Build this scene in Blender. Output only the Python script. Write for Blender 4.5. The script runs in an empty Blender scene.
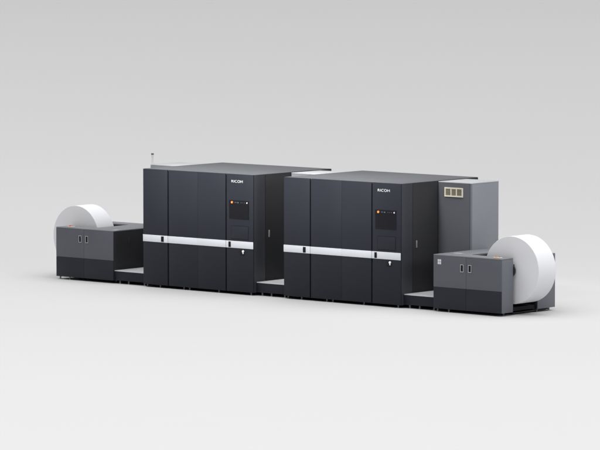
import bpy, bmesh, math, random
from mathutils import Vector, Matrix
R = math.radians
S = bpy.context.scene
COL = S.collection
random.seed(7)

# ------------------------------------------------------------------ materials
def mat(name, col, rough=.5, metal=0., spec=.5, coat=0., var=.06, bump=0., scale=30., rvar=.06, stretch=(1, 1, 1)):
    m = bpy.data.materials.new(name); m.use_nodes = True
    N, L = m.node_tree.nodes, m.node_tree.links
    b = N['Principled BSDF']
    b.inputs['Metallic'].default_value = metal
    b.inputs['Specular IOR Level'].default_value = spec
    b.inputs['Coat Weight'].default_value = coat
    b.inputs['Coat Roughness'].default_value = .2
    tc = N.new('ShaderNodeTexCoord'); mp = N.new('ShaderNodeMapping')
    mp.inputs['Scale'].default_value = stretch
    L.new(tc.outputs['Object'], mp.inputs['Vector'])
    n1 = N.new('ShaderNodeTexNoise'); n1.inputs['Scale'].default_value = 1.7; n1.inputs['Detail'].default_value = 4
    L.new(mp.outputs['Vector'], n1.inputs['Vector'])
    mr = N.new('ShaderNodeMapRange')
    mr.inputs['To Min'].default_value = 1 - var; mr.inputs['To Max'].default_value = 1 + var
    L.new(n1.outputs['Fac'], mr.inputs['Value'])
    mx = N.new('ShaderNodeVectorMath'); mx.operation = 'SCALE'
    mx.inputs[0].default_value = col[:3]
    L.new(mr.outputs['Result'], mx.inputs['Scale'])
    L.new(mx.outputs['Vector'], b.inputs['Base Color'])
    n2 = N.new('ShaderNodeTexNoise'); n2.inputs['Scale'].default_value = scale; n2.inputs['Detail'].default_value = 3
    L.new(mp.outputs['Vector'], n2.inputs['Vector'])
    m2 = N.new('ShaderNodeMapRange')
    m2.inputs['To Min'].default_value = max(0, rough - rvar); m2.inputs['To Max'].default_value = min(1, rough + rvar)
    L.new(n1.outputs['Fac'], m2.inputs['Value']); L.new(m2.outputs['Result'], b.inputs['Roughness'])
    if bump:
        bp = N.new('ShaderNodeBump'); bp.inputs['Strength'].default_value = bump; bp.inputs['Distance'].default_value = .002
        L.new(n2.outputs['Fac'], bp.inputs['Height']); L.new(bp.outputs['Normal'], b.inputs['Normal'])
    return m

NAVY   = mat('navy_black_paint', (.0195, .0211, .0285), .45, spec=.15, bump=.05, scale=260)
POST   = mat('charcoal_post_paint', (.033, .034, .041), .45, spec=.3, bump=.05, scale=260)
CABS   = mat('lit_grey_and_handle', (.19, .2, .22), .45, spec=.4, bump=.05, scale=260)  # cabinet grey with the light on it put into the colour; also press handle
BLACK  = mat('black_side_paint', (.0225, .0227, .0245), .5, spec=.2, bump=.05, scale=260)
GAP    = mat('dark_recess', (.012, .012, .015), .7, spec=.2)
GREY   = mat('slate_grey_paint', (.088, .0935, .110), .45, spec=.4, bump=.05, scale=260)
CABG   = mat('mid_grey_and_lit_ends', (.125, .133, .152), .45, spec=.4, bump=.05, scale=260)
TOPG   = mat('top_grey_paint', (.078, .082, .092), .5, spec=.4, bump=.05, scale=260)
LIGHTG = mat('light_grey_paint', (.38, .39, .405), .45, spec=.5)
SILVER = mat('silver_trim', (.565, .585, .625), .38, spec=.5, var=.03)
STEEL  = mat('dull_steel', (.22, .22, .23), .5, metal=.6)
CHROME = mat('satin_steel', (.62, .63, .65), .28, metal=1.)
ALU    = mat('ribbed_aluminium_tread', (.62, .63, .65), .4, metal=.3, var=.08)
RUBBER = mat('black_rubber', (.02, .02, .022), .7)
DISPLAY = mat('display_off', (.010, .010, .013), .12, spec=.1, var=0., rvar=.02)
LOWER  = mat('charcoal_kick_panel_paint', (.025, .0268, .0345), .45, spec=.15, bump=.05, scale=260)
SEAM   = mat('seam_dark_paint', (.019, .02, .025), .6, spec=.2)  # dark body colour seen in the gaps between panels
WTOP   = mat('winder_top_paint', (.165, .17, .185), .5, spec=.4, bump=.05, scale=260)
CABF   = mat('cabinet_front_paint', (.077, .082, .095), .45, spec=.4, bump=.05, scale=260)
GLASS  = mat('dark_display_glass', (.012, .012, .015), .2, spec=.2, var=0., rvar=.02)
PALE   = mat('pale_plastic', (.55, .55, .57), .45)
PRINT  = mat('grey_white_print', (.6, .6, .62), .5)
WHITE  = mat('white_print', (.82, .82, .83), .5)
CREAM  = mat('cream_plastic', (.62, .59, .5), .5)
TAN    = mat('tan_grille_slats', (.27, .24, .18), .6)
DTAN   = mat('grille_backing', (.08, .075, .06), .7)
ORANGE = mat('orange_plastic', (.62, .2, .03), .4)
RED    = mat('red_plastic', (.55, .07, .04), .35)
YELLOW = mat('yellow_plastic', (.72, .55, .2), .4)
TEAL   = mat('teal_plastic', (.05, .2, .24), .35)
CARD   = mat('brown_cardboard', (.36, .25, .15), .8)
FLOOR  = mat('studio_sweep_white', (.50, .50, .504), .9, spec=.05, var=.006, rvar=.02)

def paper_mat():
    m = mat('white_paper', (.695, .698, .722), .75, spec=.25, var=.01)
    N, L = m.node_tree.nodes, m.node_tree.links
    b = N['Principled BSDF']
    tc = N.new('ShaderNodeTexCoord')
    sp = N.new('ShaderNodeSeparateXYZ'); L.new(tc.outputs['Object'], sp.inputs['Vector'])
    cb = N.new('ShaderNodeCombineXYZ'); L.new(sp.outputs['X'], cb.inputs['X']); L.new(sp.outputs['Z'], cb.inputs['Y'])
    ln = N.new('ShaderNodeVectorMath'); ln.operation = 'LENGTH'; L.new(cb.outputs['Vector'], ln.inputs[0])
    w = N.new('ShaderNodeTexNoise'); w.noise_dimensions = '1D'; w.inputs['Scale'].default_value = 90; w.inputs['Detail'].default_value = 5
    L.new(ln.outputs['Value'], w.inputs['W'])
    bp = N.new('ShaderNodeBump'); bp.inputs['Strength'].default_value = .3; bp.inputs['Distance'].default_value = .004
    L.new(w.outputs['Fac'], bp.inputs['Height']); L.new(bp.outputs['Normal'], b.inputs['Normal'])
    return m
PAPER = paper_mat()

# ------------------------------------------------------------------ mesh helpers
class MB:
    """collects shapes into one mesh"""
    def __init__(s): s.bm = bmesh.new()
    def _bevel(s, vs, bv, seg=2):
        es = {e for v in vs for e in v.link_edges}
        bmesh.ops.bevel(s.bm, geom=list(es), offset=bv, segments=seg, profile=.5, affect='EDGES')
    def box(s, x0, x1, y0, y1, z0, z1, bv=0., seg=2):
        r = bmesh.ops.create_cube(s.bm, size=1.)
        for v in r['verts']:
            v.co = Vector((x0 + (v.co.x + .5) * (x1 - x0), y0 + (v.co.y + .5) * (y1 - y0), z0 + (v.co.z + .5) * (z1 - z0)))
        if bv: s._bevel(r['verts'], bv, seg)
        return s
    def prism(s, pts, z0, z1, bv=0.):
        lo = [s.bm.verts.new((x, y, z0)) for x, y in pts]; hi = [s.bm.verts.new((x, y, z1)) for x, y in pts]
        n = len(pts)
        s.bm.faces.new(lo[::-1]); s.bm.faces.new(hi)
        for i in range(n): s.bm.faces.new((lo[i], lo[(i + 1) % n], hi[(i + 1) % n], hi[i]))
        if bv: s._bevel(lo + hi, bv)
        return s
    def cyl(s, p0, p1, r0, r1=None, n=24):
        p0, p1 = Vector(p0), Vector(p1); d = p1 - p0
        r = bmesh.ops.create_cone(s.bm, cap_ends=True, segments=n, radius1=r0, radius2=r0 if r1 is None else r1, depth=d.length)
        q = Vector((0, 0, 1)).rotation_difference(d.normalized()).to_matrix().to_4x4()
        bmesh.ops.transform(s.bm, matrix=Matrix.Translation((p0 + p1) / 2) @ q, verts=r['verts'])
        return s
    def lathe_y(s, prof, n=128):
        """closed profile of (radius, y) turned round the Y axis"""
        rings = []
        for k in range(n):
            a = 2 * math.pi * k / n
            rings.append([s.bm.verts.new((r * math.cos(a), y, r * math.sin(a))) for r, y in prof])
        m = len(prof)
        for k in range(n):
            A, B = rings[k], rings[(k + 1) % n]
            for i in range(m): s.bm.faces.new((A[i], A[(i + 1) % m], B[(i + 1) % m], B[i]))
        return s
    def frame_xz(s, x0, x1, y0, y1, z0, z1, t):
        s.box(x0, x0 + t, y0, y1, z0, z1); s.box(x1 - t, x1, y0, y1, z0, z1)
        s.box(x0 + t, x1 - t, y0, y1, z1 - t, z1); s.box(x0 + t, x1 - t, y0, y1, z0, z0 + t)
        return s
    def build(s, name, m, parent=None, smooth=True):
        bmesh.ops.recalc_face_normals(s.bm, faces=s.bm.faces)
        me = bpy.data.meshes.new(name); s.bm.to_mesh(me); s.bm.free()
        me.materials.append(m)
        if smooth:
            me.polygons.foreach_set('use_smooth', [True] * len(me.polygons))
            me.set_sharp_from_angle(angle=R(35))
        o = bpy.data.objects.new(name, me); COL.objects.link(o)
        if parent: o.parent = parent
        return o

def lettering(name, text, m, parent, x, y, z, width, height, depth=.002, bold=.0):
    cu = bpy.data.curves.new(name, 'FONT'); cu.body = text; cu.extrude = .5; cu.offset = bold; cu.space_character = 1.08
    t = bpy.data.objects.new(name, cu); COL.objects.link(t)
    dg = bpy.context.evaluated_depsgraph_get()
    me = bpy.data.meshes.new_from_object(t.evaluated_get(dg))
    bpy.data.objects.remove(t); bpy.data.curves.remove(cu)
    xs = [v.co.x for v in me.vertices]; ys = [v.co.y for v in me.vertices]; zs = [v.co.z for v in me.vertices]
    for v in me.vertices:
        a = (v.co.x - min(xs)) / (max(xs) - min(xs)); b = (v.co.y - min(ys)) / (max(ys) - min(ys)); c = (v.co.z - min(zs)) / (max(zs) - min(zs))
        v.co = (x + a * width, y - c * depth, z + b * height)
    me.name = name; me.materials.clear(); me.materials.append(m)
    o = bpy.data.objects.new(name, me); COL.objects.link(o); o.parent = parent
    return o

def thing(name, label, cat, loc, group=None):
    o = bpy.data.objects.new(name, None); COL.objects.link(o)
    o.empty_display_size = .2
    o.location = loc; o['label'] = label; o['category'] = cat
    if group: o['group'] = group
    return o

def copy_tree(o, parent=None):
    c = o.copy(); COL.objects.link(c)
    if parent: c.parent = parent
    for ch in list(o.children): copy_tree(ch, c)
    return c

def foot(parent, x, y, h=.058):
    f = MB().cyl((x, y, 0), (x, y, .010), .030, .026).cyl((x, y, .010), (x, y, h), .012).cyl((x, y, .030), (x, y, .040), .020, n=6)
    return f.build('foot', STEEL, parent)

W, D, H, ZB = 2.708, 2.22, 2.2, .056
X2 = 3.4374
B0, B1 = .850, .978          # silver band

# ------------------------------------------------------------------ printing presses
def make_press():
    t = thing('printing_press', 'tall navy black printing press nearer the grey paper unwinder, left of its twin', 'printing press', (0, 0, 0),
              'tall navy black printing presses')
    MB().box(.006, W - .022, .03, D, ZB, H - .026).build('body', SEAM, t)
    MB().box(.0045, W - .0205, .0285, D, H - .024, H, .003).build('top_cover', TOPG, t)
    MB().box(0, .004, .0285, D - .004, ZB + .002, H - .002, 0).build('left_side_panel', BLACK, t)
    # right side: front post and the rear side door
    MB().box(W - .02, W, .0285, .332, ZB, H - .002, .004).build('side_post', POST, t)
    sd = MB().box(W - .02, W - .003, .342, D - .003, ZB, H - .002, .004).build('side_door', BLACK, t)
    h = MB().box(W - .002, W + .012, .425, .455, 1.045, 1.175, .005)
    h.build('handle', CABS, sd)
    # front doors, each with its stretch of the silver band
    def panel(x0, x1, name, bx0, bx1, hx=None):
        p = MB().box(x0, x1, 0, .028, ZB, H - .001, .005).build(name, NAVY, t)
        b = MB().box(bx0, bx1, -.007, -.0005, B0, B1, .0025)
        b.build('trim_band', SILVER, p)
        if hx:
            g = MB().box(hx[0], hx[1], -.0105, -.0075, B0 + .012, B1 - .014, .001)
            g.box(hx[0] + .012, hx[0] + .026, -.030, -.011, B0 + .022, B1 - .024, .004)
            g.build('handle', GAP, p)
        return p
    panel(.002, .610, 'front_door', .0, .621, (.460, .524))
    panel(.642, 1.3545, 'front_door', .627, 1.353)
    panel(1.3555, 2.036, 'front_door', 1.354, 2.046)
    c = panel(2.066, W - .002, 'control_column', 2.052, W + .001, (2.118, 2.172))
    # touch screen with its row of keys
    sc = MB().box(2.128, 2.608, -.010, -.0005, 1.386, 1.722, .003).build('touch_screen', GLASS, c)
    MB().box(2.140, 2.596, -.0135, -.0105, 1.396, 1.640).build('display', DISPLAY, sc)
    MB().cyl((2.208, -.011, 1.682), (2.208, -.020, 1.682), .023).build('key', ORANGE, sc)
    MB().cyl((2.208, -.0225, 1.682), (2.208, -.024, 1.682), .008).build('key_cap', CREAM, sc)
    for kx in (2.272, 2.300): MB().box(kx, kx + .016, -.0135, -.0105, 1.676, 1.690).build('key', GREY, sc)
    MB().cyl((2.352, -.011, 1.682), (2.352, -.015, 1.682), .011).build('key', TEAL, sc)
    for kx in (2.42, 2.46, 2.50): MB().box(kx, kx + .014, -.0135, -.0105, 1.678, 1.688).build('key', GREY, sc)
    MB().cyl((2.568, -.011, 1.684), (2.568, -.016, 1.684), .014).build('key', PRINT, sc)
    # fold-out tray under the screen
    MB().frame_xz(2.178, 2.600, -.0016, -.0004, 1.008, 1.262, .012).build('tray_gap', GAP, c)
    tr = MB().box(2.191, 2.587, -.007, -.0005, 1.021, 1.249, .003).build('keyboard_tray', NAVY, c)
    # switch under the band
    sw = MB().box(2.392, 2.500, -.008, -.0005, .728, .834, .003).build('power_switch', GAP, c)
    MB().cyl((2.476, -.0085, .800), (2.476, -.026, .800), .021).box(2.466, 2.484, -.020, -.0085, .752, .80).build('knob', WHITE, sw)
    lettering('brand_lettering', 'RICOH', PRINT, c, 2.186, -.0015, 2.044, .272, .046, .002, bold=0)
    for fx, fy in ((.05, .07), (.37, .07), (.96, .07), (1.10, .07), (1.82, .07), (2.60, .07), (2.66, .30), (2.6, 2.1), (.1, 2.1), (1.3, 2.1)):
        foot(t, fx, fy)
    MB().box(.03, W - .04, .09, D - .06, ZB - .016, ZB - .001).build('base_frame', RUBBER, t)
    return t
press = make_press()
p2 = copy_tree(press); p2.location = (X2, 0, 0)
p2['label'] = 'tall navy black printing press nearer the grey rewinder, right of its twin'

# ------------------------------------------------------------------ tall cabinets behind the gaps
def make_cabinet(label, x0, x1, vent=False, lamp=False):
    y0, y1, h = 1.055, 1.86, 2.190
    w = x1 - x0; d = y1 - y0
    t = thing('tall_cabinet', label, 'cabinet', (x0, y0, 0), 'tall grey cabinets beside the presses')
    MB().box(.006, w - .006, .02, d, ZB, h - .02).build('body', CABG, t)
    MB().box(0, w, 0, d, h - .018, h, .004).build('top_panel', LIGHTG, t)
    f = MB().box(0, w - .024, 0, .018, ZB, h - .021, .003).build('front_panel', CABF if vent else CABS, t)  # fronts without a vent painted paler for the stronger light they catch
    MB().box(w - .020, w, 0, .03, ZB, h - .021, .006).build('corner_post', CABG, t)
    MB().box(w - .014, w - .002, .038, d - .002, ZB, h - .021, .003).build('side_panel', CABS, t)  # light from the right painted in as a paler grey
    for fx, fy in ((.06, .06), (w - .06, .06), (.06, d - .06), (w - .06, d - .06)): foot(t, fx, fy)
    if vent:
        gx0, gx1, gz0, gz1 = 6.304 - x0, 6.714 - x0, 1.928, 2.094
        g = MB().box(gx0 + .01, gx1 - .01, -.006, -.0005, gz0 + .01, gz1 - .01).build('vent_grille', DTAN, t)
        fr = MB().frame_xz(gx0, gx1, -.022, -.0065, gz0, gz1, .024)
        cw = (gx1 - gx0 - .048) / 3
        for k in (1, 2): fr.box(gx0 + .024 + k * cw - .010, gx0 + .024 + k * cw + .010, -.020, -.0065, gz0 + .024, gz1 - .024)
        fr.build('frame', CREAM, g)
        sl = MB(); n = 7
        for k in range(3):
            a = gx0 + .024 + k * cw + (.010 if k else 0); b = gx0 + .024 + (k + 1) * cw - (.010 if k < 2 else 0)
            for i in range(n):
                z = gz0 + .027 + i * (gz1 - gz0 - .048) / n
                sl.box(a, b, -.017, -.0065, z, z + .009)
        sl.build('slats', TAN, g)
    if lamp:
        q = MB().cyl((.025, .03, h + .0005), (.025, .03, h + .012), .024).cyl((.025, .03, h + .012), (.025, .03, 2.335), .017)
        q = q.build('signal_pole', PALE, t)
        MB().cyl((.025, .03, 2.336), (.025, .03, 2.372), .022).build('signal_lens', PALE, q)
        MB().cyl((.025, .03, 2.373), (.025, .03, 2.398), .026).build('signal_cap', GREY, q)
    return t
make_cabinet('grey cabinet with a thin signal pole, only its top showing behind the left press', -.775, -.012, lamp=True)
make_cabinet('grey cabinet between the two presses, only its pale top showing', W + .012, X2 - .012)
make_cabinet('tall grey cabinet with a cream vent grille, beside the right press', X2 + W + .006, 6.884, vent=True)

# ------------------------------------------------------------------ low platforms in the gaps
def make_platform(label, x0, x1):
    w = x1 - x0
    t = thing('step_platform', label, 'platform', (x0, .085, 0), 'low step platforms between the machines')
    MB().box(.006, w - .006, .004, .93, .062, .232, .004).build('base', NAVY, t)
    tp = MB().box(0, w, 0, .936, .234, .250, .003)
    tp.build('tread_plate', ALU, t)
    rb = MB(); n = 22
    for i in range(n):
        y = .03 + i * .04; rb.box(.03, w - .03, y, y + .014, .2502, .2530)
    rb.build('tread_ribs', ALU, t)
    for fx, fy in ((.10, .05), (.32, .05), (w - .08, .05), (.1, .88), (w - .1, .88)): foot(t, fx, fy, .064)
    return t
make_platform('low dark step with pale tread plate between the paper unwinder and the left press', -.808, -.006)
make_platform('low dark step with pale tread plate between the two tall presses', W + .006, X2 - .006)
make_platform('low dark step with pale tread plate between the right press and the rewinder', X2 + W + .006, 6.874)

# ------------------------------------------------------------------ unwinder and rewinder
def make_winder(name, label, cat, x_out, x_in, y0, depth, h, bay, roll, side):
    """x_out: end with the roll; x_in: end by the press; bay = (x of its inner wall, y front, y back)"""
    x0, x1 = min(x_out, x_in), max(x_out, x_in)
    ox = x0; sgn = 1 if x_out > x_in else -1
    t = thing(name, label, cat, (x0, y0, 0))
    w = x1 - x0
    bi = bay[0] - ox; by0, by1 = bay[1] - y0, bay[2] - y0
    xo = w if sgn > 0 else 0.; xi = 0. if sgn > 0 else w
    def u(inset):
        a = xo - sgn * inset; c = xi + sgn * inset; b = bi
        pts = [(c, inset), (a, inset), (a, by0 - inset), (b - sgn * inset, by0 - inset), (b - sgn * inset, by1 + inset), (a, by1 + inset), (a, depth - inset), (c, depth - inset)]
        return pts if sgn > 0 else pts[::-1]
    MB().prism(u(.02), ZB, h - .022).build('body', GREY, t)
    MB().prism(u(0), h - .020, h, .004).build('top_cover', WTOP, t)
    # end skins: side light put into a lighter grey than the doors
    ex0, ex1 = (w - .0185, w) if sgn > 0 else (0, .0185)
    MB().box(ex0, ex1, .0195, by0, ZB, h - .022, .003).build('end_panel', CABG, t)
    MB().box(ex0, ex1, by1, depth, ZB, h - .022, .003).build('end_panel', CABG, t)
    nx0, nx1 = (0, .0185) if sgn > 0 else (w - .0185, w)
    ip = MB().box(nx0, nx1, .0195, depth, ZB, h - .022, .003).build('inner_side_panel', BLACK, t)
    hx = nx0 - .010 if sgn > 0 else nx1
    MB().box(hx + .0005, hx + .010, .42, .45, .70, .84, .003).build('handle', RUBBER, ip)
    # bay lining: dark
    MB().box(min(bi, bi + sgn * .01) + sgn * .0, max(bi, bi + sgn * .01), by0 + .012, by1 - .012, ZB, h - .024).build('bay_wall', GAP, t)
    MB().box(bi + .012 if sgn > 0 else .03, w - .03 if sgn > 0 else bi - .012, by1 - .016, by1 - .002, ZB, h - .024).build('bay_wall', GAP, t)
    MB().box(bi + .012 if sgn > 0 else .03, w - .03 if sgn > 0 else bi - .012, by0 + .0, by0 + .012, ZB, h - .024).build('bay_wall', GAP, t)
    MB().box(bi + .012 if sgn > 0 else .05, w - .05 if sgn > 0 else bi - .012, by0 + .014, by1 - .018, ZB + .01, ZB + .075).build('bay_floor', GAP, t)
    # doors
    sx = side['seam'] - ox
    for a, b, hh in ((0, sx - .002, side['h0']), (sx + .002, w, side['h1'])):
        MB().box(a, b, 0, .018, ZB, side['zl'] - .001, .003).build('lower_panel', LOWER, t)
        d = MB().box(a, b, 0, .018, side['zl'] + .001, h - .022, .003).build('door', GREY, t)
        k0, k1 = hh[0] - ox, hh[1] - ox
        pk = MB().box(k0 + .010, k1 - .010, -.002, -.0004, .738, .846).build('handle_pocket', GAP, d)
        MB().frame_xz(k0, k1, -.010, -.0004, .726, .858, .009).build('handle', CHROME, d)
    # emergency stop on top near the outer end
    e = side['stop']; ex = e[0] - ox; ey = e[1]
    b = MB().box(ex - .075, ex + .075, ey - .04, ey + .04, h + .0005, h + .014, .004).build('stop_button', CREAM, t)
    MB().cyl((ex - .02, ey, h + .0145), (ex - .02, ey, h + .030), .026).build('button_cap', side['stopmat'], b)
    MB().cyl((ex + .045, ey, h + .0145), (ex + .045, ey, h + .022), .014).build('button_cap', GREY, b)
    for (a, c, yy, yd) in side['stickers']:
        MB().box(a - ox, c - ox, yy, yy + yd, h + .0004, h + .0012).build('top_sticker', LIGHTG, t)
    # shaft, its bearings and chucks
    rx, rz = roll[0] - ox, roll[1]
    sh = MB().cyl((rx, by0 + .013, rz), (rx, by1 - .017, rz), .055).build('roll_shaft', CHROME, t)
    MB().cyl((rx, by0 + .013, rz), (rx, by0 + .040, rz), .12).build('bearing', RUBBER, sh)
    MB().cyl((rx, by1 - .10, rz), (rx, by1 - .018, rz), .12).build('bearing', RUBBER, sh)
    for z0, z1 in ((.84, .885), (.755, .80)):
        k = MB().box(min(xo - sgn * .10, xo - sgn * .012), max(xo - sgn * .10, xo - sgn * .012), by0 + .013, by0 + .060, z0, z1, .006)
        k.build('latch', RUBBER, t)
    for fx, fy in ((.06, .05), (.31, .05), (w - .12, .22), (.05, depth - .12), (w * .5, depth - .1), (w - .05, depth - .12), (xo - sgn * .06, by1 + .05)):
        foot(t, fx, fy)
    MB().box(.06, w - .06, by0 + .06, by1 + .06, .022, .040).box(.05, .11, .36, depth - .1, .022, .040).box(w - .11, w - .05, .40, depth - .1, .022, .040).build('base_frame', RUBBER, t)
    return t, ox

LROLL = (-2.168, .780); RROLL = (8.283, .776)
tl, _ = make_winder('paper_unwinder', 'grey two-door paper unwinder at the left end of the line, white roll behind', 'paper unwinder',
    -2.284, -.816, .054, 1.60, .992, (-1.53, .40, 1.28), LROLL,
    dict(seam=-1.566, h0=(-1.690, -1.620), h1=(-1.518, -1.448), zl=.430, stop=(-2.03, .14), stopmat=RED, stickers=[(-.94, -.85, .10, .12)]))
tr, rox = make_winder('paper_rewinder', 'grey two-door paper rewinder at the right end of the line, large white roll standing behind', 'paper rewinder',
    8.375, 6.881, 0, 1.55, 1.004, (7.46, .335, 1.045), RROLL,
    dict(seam=7.602, h0=(7.482, 7.552), h1=(7.655, 7.725), zl=.434, stop=(8.20, .12), stopmat=ORANGE, stickers=[(7.02, 7.20, .36, .10)]))
st = MB()
for a in (0, 1):
    for b in (0, 1): st.box(6.975 - rox + a * .040, 7.011 - rox + a * .040, -.0016, -.0004, .835 + b * .046, .876 + b * .046)
st.build('door_sticker', PRINT, tr)

def make_roll(label, x, z, y, rad, length):
    t = MB().lathe_y([(.078, 0), (rad - .004, 0), (rad, .004), (rad, length - .004), (rad - .004, length), (.078, length)], 160).build('paper_roll', PAPER)
    t['label'] = label; t['category'] = 'paper roll'; t['group'] = 'large rolls of white paper'
    t.location = (x, y, z)
    MB().lathe_y([(.058, -.002), (.076, -.002), (.076, length + .002), (.058, length + .002)], 64).build('cardboard_core', CARD, t)
    return t
make_roll('big white paper roll mounted in the unwinder, its lower half hidden by the grey doors', LROLL[0], LROLL[1], .475, .592, .46)
make_roll('big white paper roll on the rewinder, its round face open to view', RROLL[0], RROLL[1], .415, .590, .49)

# ------------------------------------------------------------------ studio sweep
YAW, PITCH, DIST, FPX = 0.703594485, 0.0820179338, math.exp(4.29337448), math.exp(8.31301162)
TGT = Vector((3.81993430, 0, 1.35178622))
fwd = Vector((-math.sin(YAW), math.cos(YAW), 0)); rgt = Vector((math.cos(YAW), math.sin(YAW), 0))
S0, RAD, HW = 4.0, 28., 70.
def sheet(name, prof):
    bm = bmesh.new(); cols = []
    xs = [-HW + i * HW / 10 for i in range(21)]
    for s, z in prof: cols.append([bm.verts.new(Vector((TGT.x, 0, 0)) + fwd * s + rgt * x + Vector((0, 0, z))) for x in xs])
    for a, b in zip(cols, cols[1:]):
        for i in range(20): bm.faces.new((a[i], a[i + 1], b[i + 1], b[i]))
    me = bpy.data.meshes.new(name); bm.to_mesh(me); bm.free(); me.materials.append(FLOOR)
    me.polygons.foreach_set('use_smooth', [True] * len(me.polygons))
    o = bpy.data.objects.new(name, me); COL.objects.link(o); o['kind'] = 'structure'
    return o
sheet('floor', [(-95, 0), (-40, 0), (-10, 0), (S0, 0)])
arc = [(S0, 0), (S0 + .6, 0)] + [(S0 + .6 + RAD * math.sin(R(a)), RAD * (1 - math.cos(R(a)))) for a in range(2, 91, 2)]
sheet('backdrop', arc + [(S0 + .6 + RAD, RAD + 2), (S0 + .6 + RAD, RAD + 6)])

# ------------------------------------------------------------------ lamps
def area(name, loc, target, sx, sy, power, col=(1, 1, 1)):
    l = bpy.data.lights.new(name, 'AREA'); l.shape = 'RECTANGLE'; l.size = sx; l.size_y = sy; l.energy = power; l.color = col
    o = bpy.data.objects.new(name, l); COL.objects.link(o); o.location = loc
    o.rotation_euler = (Vector(target) - Vector(loc)).to_track_quat('-Z', 'Y').to_euler()
    return o
area('overhead_softbox', tuple(Vector((TGT.x, 0, 24.)) - fwd * 24.5), tuple(Vector((TGT.x, 0, 0)) - fwd * 24.51), 80, 84, 36000, (1, .998, .995)).data.spread = R(134)
area('right_softbox', (19, -1.0, 5.5), (6.3, 0.8, 2.7), 7, 4, 48, (.98, .99, 1)).data.spread = R(34)
area('added_backdrop_fill', tuple(Vector((TGT.x, 0, 20.)) + fwd * 20.5), tuple(Vector((TGT.x, 0, 4.)) + fwd * 20.9), 80, 8, 1200).data.spread = R(80)  # added unseen fill that lifts the upper backdrop
g = area('added_front_fill', (2.85, -5.0, 7.0), (2.85, 0, 2.35), 6.3, 1.0, 76, (1, .98, .935))  # added unseen fill, brightens the press fronts towards the top
g.data.spread = R(22)
w = bpy.data.worlds.new('World'); S.world = w; w.use_nodes = True
bg = w.node_tree.nodes['Background']; bg.inputs['Color'].default_value = (.97, .98, 1, 1); bg.inputs['Strength'].default_value = .06

# ------------------------------------------------------------------ camera
cd = bpy.data.cameras.new('camera'); cam = bpy.data.objects.new('camera', cd); COL.objects.link(cam)
fw = Vector((-math.sin(YAW) * math.cos(PITCH), math.cos(YAW) * math.cos(PITCH), -math.sin(PITCH)))
cam.location = TGT - fw * DIST
cam.rotation_euler = (math.pi / 2 - PITCH, 0, YAW)
cd.sensor_width = 36.; cd.lens = FPX / 600 * 36.
cd.clip_start = .5; cd.clip_end = 1000
S.camera = cam
S.view_settings.view_transform = 'Standard'; S.view_settings.look = 'None'
S.view_settings.exposure = 0; S.view_settings.gamma = 1
S.cycles.use_denoising = True
S.cycles.max_bounces = 8; S.cycles.diffuse_bounces = 5
